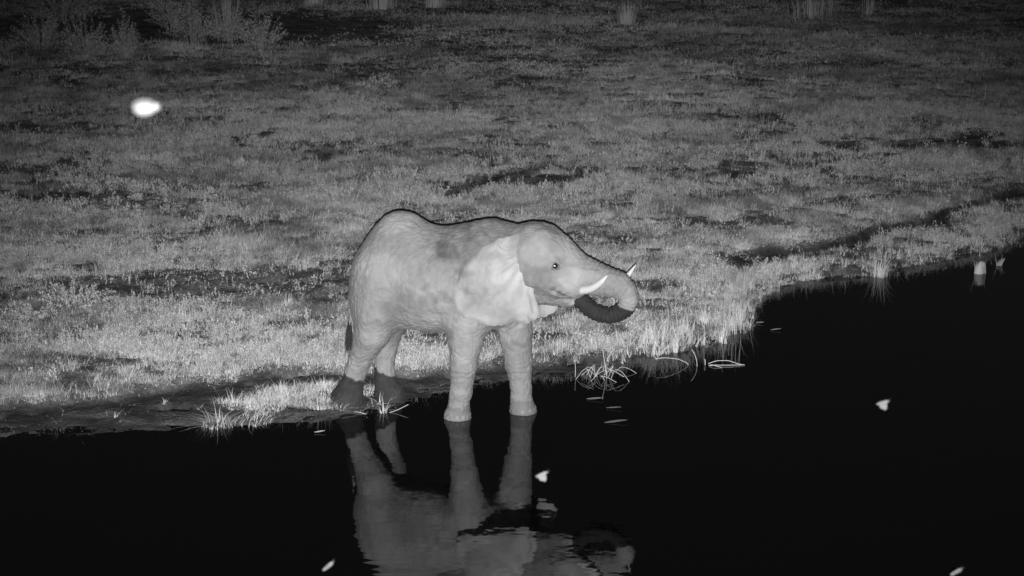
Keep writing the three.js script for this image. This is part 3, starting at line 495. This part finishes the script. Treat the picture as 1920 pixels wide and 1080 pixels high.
shrub('distant_shrub', 'faint loose bush near the upper right edge', null, 11.95, -27.5, 1.0, 0.7, 983, { stems: 16, leaf: 0.07, leaves: 18 });
tussock('rush_clump', 'upright rush clump at the top edge right of centre', null, 3.42, -36.2, 170, 0.28, 0.3, 0.9, 0.022, 0.42, 991, { material: leafMat, dry: leafMat, bias: 1.1 });
tussock('rush_clump', 'tall wide rush clump at the top right edge', null, 9.1, -37.7, 80, 0.7, 0.4, 1.5, 0.02, 0.4, 992, { material: leafMat, dry: leafMat, bias: 0.8 });
tussock('rush_clump', 'narrow tall rush clump beside the wide one at top right', null, 10.95, -38.1, 22, 0.26, 0.4, 1.5, 0.02, 0.35, 993, { material: leafMat, dry: leafMat, bias: 0.8 });
tussock('rush_clump', 'tall fan of rushes behind the top left bush row', null, -8.3, -34.6, 110, 0.5, 0.5, 1.5, 0.02, 0.35, 994, { material: leafMat, dry: leafMat, bias: 0.8 });
tussock('rush_clump', 'dim rush clump at the top edge above the elephant rump', null, -4.1, -39.9, 120, 0.5, 0.4, 0.9, 0.03, 0.3, 995, { material: leafMat, dry: leafMat });
tussock('rush_clump', 'dim rush clump at the top edge left of the rump', null, -6.3, -40.7, 100, 0.4, 0.4, 0.8, 0.03, 0.3, 996, { material: leafMat, dry: leafMat });
tussock('rush_clump', 'small rush clump at the top edge above the elephant shoulder', null, -2.4, -40.2, 90, 0.35, 0.35, 0.8, 0.03, 0.3, 997, { material: leafMat, dry: leafMat });
for (const [x, z, label] of [[2.28, -17.1, 'left one of two short pale upright shoots beyond the head'], [2.63, -17.0, 'right one of two short pale upright shoots beyond the head']]) shrub('upright_shoot', label, null, x, z, 0.07, 0.2, 1000 + Math.round(x * 9), { stems: 5, leaf: 0.05, leaves: 12 });

// stems drawn through points, with a small round section
function stalk(points, r) { return new THREE.TubeGeometry(new THREE.CatmullRomCurve3(points.map((p) => new THREE.Vector3(...p)), false, 'catmullrom', 0.2), 14, r * 0.72, 5); }
// ---------------------------------------------------------------- at the water's edge
{ // the spiky pale tussock whose blades trail into the water
  const g = tussock('water_tussock', 'spiky tussock of long pale blades trailing into the water, left', null, -3.72, 0.3, 150, 0.22, 0.08, 0.3, 0.013, 2.0, 1101, { material: paleStem, dry: stemMat, toward: 2.9 });
  for (const a of [[0, 0, 0.3, 0.02, 1.5, 3.6], [-0.05, 0.04, 0.13, 0.02, 3.4, 2.9], [-0.1, 0.06, 0.12, 0.018, 3.6, 2.6], [0.05, 0.02, 0.14, 0.018, 3.4, 0.1], [0, 0.05, 0.26, 0.011, 0.3, 1.7], [-0.12, 0.02, 0.2, 0.013, 1.1, 3.3], [0.06, 0, 0.2, 0.012, 0.5, 4.4]]) { const o = []; blade(o, ...a, 8); mesh('long_blade', triangles(o), paleStem, g); }
}
tussock('water_tussock', 'sprawling pale blades beside the spiky tussock on its right', null, -3.3, 0.16, 90, 0.24, 0.06, 0.22, 0.011, 2.2, 1102, { material: paleStem, dry: stemMat, toward: -0.5 });
tussock('bank_tussock', 'bright full grass tussock on the mud left of the hind feet', null, -2.5, -0.4, 150, 0.24, 0.06, 0.26, 0.008, 1.5, 1103, { material: leafMat, dry: leafMat });
tussock('bank_tussock', 'bright grass tussock with two tall bent stalks on the mud', null, -2.95, -0.5, 110, 0.26, 0.05, 0.3, 0.008, 1.5, 1104, { material: leafMat, dry: leafMat });
{ const g = tussock('mud_plant', 'small spiky plant in front of the hind feet', null, -1.66, -0.2, 26, 0.05, 0.1, 0.3, 0.014, 0.9, 1105, { material: paleStem, dry: paleStem }); for (const pts of [[[-0.05, 0.02, 0.02], [-0.2, 0.025, 0.06], [-0.33, 0.05, 0.03], [-0.4, 0.03, -0.02]], [[0.05, 0.02, 0], [0.18, 0.06, -0.02], [0.32, 0.12, -0.06]]]) mesh('runner', stalk(pts, 0.006), paleStem, g); }
tussock('mud_plant', 'lone tiny pale plant on the wet mud far left', null, -5.06, 0.1, 10, 0.03, 0.05, 0.14, 0.01, 0.9, 1106, { material: paleStem, dry: paleStem });
tussock('mud_plant', 'tiny pale plant on the mud left of the spiky tussock', null, -4.51, -0.36, 16, 0.05, 0.04, 0.12, 0.01, 1.1, 1107, { material: paleStem, dry: paleStem });
tussock('mud_plant', 'faint tiny plant on the mud just behind the spiky tussock', null, -4.05, -0.3, 10, 0.05, 0.04, 0.1, 0.009, 1.1, 1108);
{ // broken reeds folded down into the shallows under the trunk
  const g = thing('broken_reed_clump', 1.24, 0, -1.78), r = rng(1201);
  for (let i = 0; i < 12; i++) {
    const x = (r() - 0.5) * 0.46, z = (r() - 0.5) * 0.5, h = 0.06 + 0.13 * r(), dx = (r() - 0.5) * 0.25, fx = dx + (r() < 0.5 ? -1 : 1) * (0.1 + 0.16 * r());
    mesh('stem', stalk([[x, -0.03, z], [x + dx * 0.6, h * 0.7, z + 0.02], [x + dx, h, z + 0.03], [x + (dx + fx) / 2, h * 0.72, z + 0.06], [x + fx, i % 3 ? 0.0 : h * 0.35, z + 0.1]], 0.005), paleStem, g);
  }
  mesh('stem', stalk([[0.06, -0.03, 0], [0.03, 0.15, -0.02], [0.0, 0.34, -0.03]], 0.008), paleStem, g);
  tag(g, 'tangle of broken reed stems folded into the water below the trunk', 'reeds');
}
tag(mesh('bent_reed', stalk([[2.46, -0.02, -2.31], [2.43, 0.03, -2.3], [2.3, 0.1, -2.25], [2.12, 0.14, -2.18], [2.0, 0.14, -2.14]], 0.0085), paleStem, scene), 'single pale reed bent low over the black water', 'reed');
tag(mesh('leaning_reed', stalk([[2.57, -0.03, -2.23], [2.56, 0.08, -2.25], [2.53, 0.17, -2.27], [2.49, 0.23, -2.28]], 0.007), paleStem, scene), 'short leaning reed stem right of the bent reed', 'reed');
tag(mesh('short_reed', stalk([[0.86, -0.03, -1.75], [0.865, 0.08, -1.76], [0.86, 0.2, -1.77]], 0.006), paleStem, scene), 'lone thin upright stem in the shallows by the far foreleg', 'reed');
tag(mesh('short_reed', stalk([[2.68, -0.03, -2.3], [2.685, 0.03, -2.3], [2.68, 0.08, -2.31]], 0.008), paleStem, scene), 'short stub of reed between leaning stem and floating blades', 'reed');
{
  const reeds = [[3.12, -4.02, 0.42], [3.18, -3.96, 0.36], [3.23, -3.88, 0.5], [3.29, -3.9, 0.46], [3.35, -3.9, 0.52]], first = thing('reed_stalk', 0, 0, 0);
  tag(first, 'straight pale reed stalk rising from the water at the bank corner', 'reed', 'upright reeds at the bank corner');
  mesh('stem', stalk([[0, -0.1, 0], [0.01, 0.2, 0], [0.0, 0.5, 0.01]], 0.008), paleStem, first);
  for (const a of [[0, 0, 0.5, 0.012, 0.25, 0.4, 4, 0.1], [0, 0, 0.42, 0.012, 0.5, 3.6, 4, 0.06]]) { const lv = []; blade(lv, ...a); mesh('leaf', triangles(lv), paleStem, first); }
  reeds.forEach(([x, z, h], i) => { const c = i ? first.clone() : first; if (i) { c.name = numbered('reed_stalk'); scene.add(c); } c.position.set(x, 0, z); c.rotation.y = i * 1.1; c.userData.label = `${['leftmost', 'second from left', 'middle', 'second from right', 'rightmost'][i]} of five straight pale reeds rising from the water at the bank corner`; c.scale.setScalar(h / 0.5); });
}
{ // a drowned reed whose long leaves lie on the water
  const g = thing('floating_reed', 2.95, 0, -2.3);
  mesh('floating_blade', stalk([[-0.22, 0.006, -0.04], [-0.1, 0.045, -0.05], [0.06, 0.05, -0.04], [0.2, 0.015, 0.01], [0.28, 0.006, 0.02]], 0.0075), paleStem, g);
  mesh('floating_blade', stalk([[-0.2, 0.006, 0.02], [-0.08, 0.012, 0.05], [0.08, 0.012, 0.05], [0.25, 0.01, 0.03]], 0.007), paleStem, g);
  mesh('floating_blade', stalk([[-0.22, 0.006, 0.06], [-0.15, 0.022, 0.09], [-0.05, 0.006, 0.14]], 0.007), paleStem, g);
  tag(g, 'drowned reed leaves lying as a loop on the black water', 'reed');
}
tussock('water_tussock', 'fan shaped pale tussock standing at the right bank edge', null, 5.95, -7.2, 80, 0.14, 0.2, 0.52, 0.012, 0.7, 1301, { y: 0, material: leafMat, dry: leafMat });
{
  const horn = (name, label, x, z, n, w, h, lean, seed) => {
    const r = rng(seed), core = [], tips = [[], [], []];
    for (let i = 0; i < n; i++) { const a = r() * 6.283, d = Math.sqrt(r()) * w; blade(core, Math.cos(a) * d, Math.sin(a) * d * 0.6, h * (0.7 + 0.35 * r()), 0.02, 0.06 + lean, lean ? 0 : a + 3.14, 3, -0.05); }
    blade(tips[0], -w * 0.8, 0, h * 1.55, 0.03, 0.2, 3.1, 4, -0.05); blade(tips[1], w * 0.8, 0, h * 1.3, 0.03, 0.05, 0, 4, -0.05); blade(tips[2], -w * 0.4, 0.02, h * 1.2, 0.02, 0.5, 3.0, 4, -0.05);
    const g = thing(name, x, 0, z); tag(mesh('stubble', triangles(core), leafMat, g), null, null, null, 'stuff'); for (const t of tips) mesh('broken_blade', triangles(t), leafMat, g); tag(g, label, 'reeds');
  };
  horn('reed_stump', 'cut reed stump with two horns standing in the water, far right', 7.62, -7.37, 150, 0.095, 0.27, 0, 1401);
  horn('reed_stump', 'slim leaning reed stump right of the horned stump', 8.05, -7.9, 40, 0.045, 0.2, 0.25, 1402);
}
// leaf shreds floating on the water
function floatingLeaf(label, x, z, len, w, turn, v) {
  const s = new THREE.Shape(); s.moveTo(-len / 2, 0); s.quadraticCurveTo(-len * 0.1, w * 0.9, len / 2, 0); s.quadraticCurveTo(0, -w * 0.7, -len / 2, 0);
  const g = new THREE.ExtrudeGeometry(s, { depth: 0.002, bevelEnabled: false, curveSegments: 8 }); g.rotateX(-Math.PI / 2);
  const p = g.attributes.position; for (let i = 0; i < p.count; i++) p.setY(i, p.getY(i) + 0.012 + 0.05 * len * Math.sin(p.getX(i) / len * 2.5) + 0.25 * p.getZ(i) * -1 + 0.01);
  g.computeVertexNormals();
  const o = mesh('floating_leaf', g, matt(v, 0.7, { side: THREE.DoubleSide }), scene); o.position.set(x, 0, z); o.rotation.y = turn; tag(o, label, 'leaf');
}
floatingLeaf('small bright leaf floating left of the near foreleg', -2.41, 0.61, 0.14, 0.03, 0.2, 0.5);
floatingLeaf('pale leaf floating below the broken reed tangle', 1.09, -0.73, 0.22, 0.045, -0.1, 0.22);
floatingLeaf('thin grey leaf floating right of the far foreleg', 1.32, -0.35, 0.2, 0.03, -0.15, 0.16);
floatingLeaf('nearest faint leaf strip floating right of the legs', 1.32, 0.21, 0.3, 0.05, 0.05, 0.14);
floatingLeaf('tiny leaf floating on the black water off the bank corner', 3.88, -4.02, 0.16, 0.03, 0.1, 0.3);
floatingLeaf('tiny leaf floating beside the upright bank reeds', 3.69, -4.39, 0.12, 0.03, -0.3, 0.4);

// ---------------------------------------------------------------- moths in the lamp beam
function mothParts(g, albedo, raise) {
  const fur = matt(albedo, 0.9), wing = matt(albedo * 0.2, 0.85, { side: THREE.DoubleSide });
  const body = new THREE.LatheGeometry([[0, -0.5], [0.07, -0.47], [0.115, -0.3], [0.13, -0.1], [0.14, 0.1], [0.15, 0.26], [0.12, 0.38], [0.085, 0.42], [0.075, 0.5], [0, 0.55]].map((p) => new THREE.Vector2(...p)), 16); body.rotateZ(-Math.PI / 2);
  mesh('body', body, fur, g);
  for (const s of [-1, 1]) {
    const fore = new THREE.Shape(); fore.moveTo(0.3, 0); fore.bezierCurveTo(0.34, 0.25, 0.26, 0.48, 0.1, 0.62); fore.bezierCurveTo(-0.12, 0.6, -0.3, 0.35, -0.2, 0.04);
    const hind = new THREE.Shape(); hind.moveTo(0.02, 0.04); hind.bezierCurveTo(0.05, 0.25, -0.02, 0.42, -0.15, 0.46); hind.bezierCurveTo(-0.36, 0.4, -0.34, 0.1, -0.25, 0.03);
    for (const [n, sh, lift] of [['forewing', fore, raise], ['hindwing', hind, raise * 0.8]]) { const q = new THREE.ExtrudeGeometry(sh, { depth: 0.012, bevelEnabled: false, curveSegments: 10 }); q.rotateX(Math.PI / 2); if (s < 0) q.scale(1, 1, -1); q.rotateX(-s * lift); mesh(n, q, wing, g); }
    mesh('antenna', stalk([[0.5, 0.02, s * 0.03], [0.62, 0.05, s * 0.12], [0.7, 0.06, s * 0.24]], 0.008), fur, g);
  }
}
function moth(label, x, y, z, size, albedo, raise, rot) { const g = thing('moth', x, y, z); mothParts(g, albedo, raise); g.scale.setScalar(size); g.rotation.set(...rot); return tag(g, label, 'moth'); }
moth('pale moth flying over the reflection of the forelegs', 0.086, 6.300, 19.342, 0.036, 0.008, -1.15, [0.2, 0.1, 0.42]);
moth('moth flying alone over the black water at right', 1.083, 6.503, 19.288, 0.036, 0.0075, -1.2, [0.15, -0.2, 0.4]);
moth('moth near the bottom edge left of the elephant reflection', -0.538, 6.041, 19.411, 0.038, 0.007, 0.3, [-0.15, 0.1, 0.7]);
moth('faint moth cut by the bottom edge at right', 1.298, 6.025, 19.415, 0.038, 0.004, 0.3, [-0.15, 0.1, 0.5]);
{ // a plump night insect close in front of the lens, far out of focus
  const g = thing('night_insect', -0.49, 7.897, 22.29); g.rotation.set(0.2, 0.15, 0.06);
  const shell = matt(0.009, 0.8), body = new THREE.SphereGeometry(1, 24, 16); body.scale(0.0155, 0.0098, 0.0098);
  mesh('body', body, shell, g);
  const head = new THREE.SphereGeometry(0.0055, 16, 12); mesh('head', head, shell, g).position.set(0.0145, 0.0005, 0);
  for (const s of [-1, 1]) { const q = new THREE.SphereGeometry(1, 20, 12); q.scale(0.0145, 0.0055, 0.0098); const w = mesh('wing_case', q, shell, g); w.position.set(-0.0015, 0.0045, s * 0.0025); w.rotation.x = -s * 0.35; for (const k of [-1, 0, 1]) mesh('leg', stalk([[k * 0.006, -0.005, s * 0.004], [k * 0.007, -0.007, s * 0.007], [k * 0.008, -0.0095, s * 0.006]].map((p) => p), 0.0004), shell, g); }
  tag(g, 'bright white oval insect blurred close to the lens, upper left', 'insect');
}
renderer.render(scene, camera);
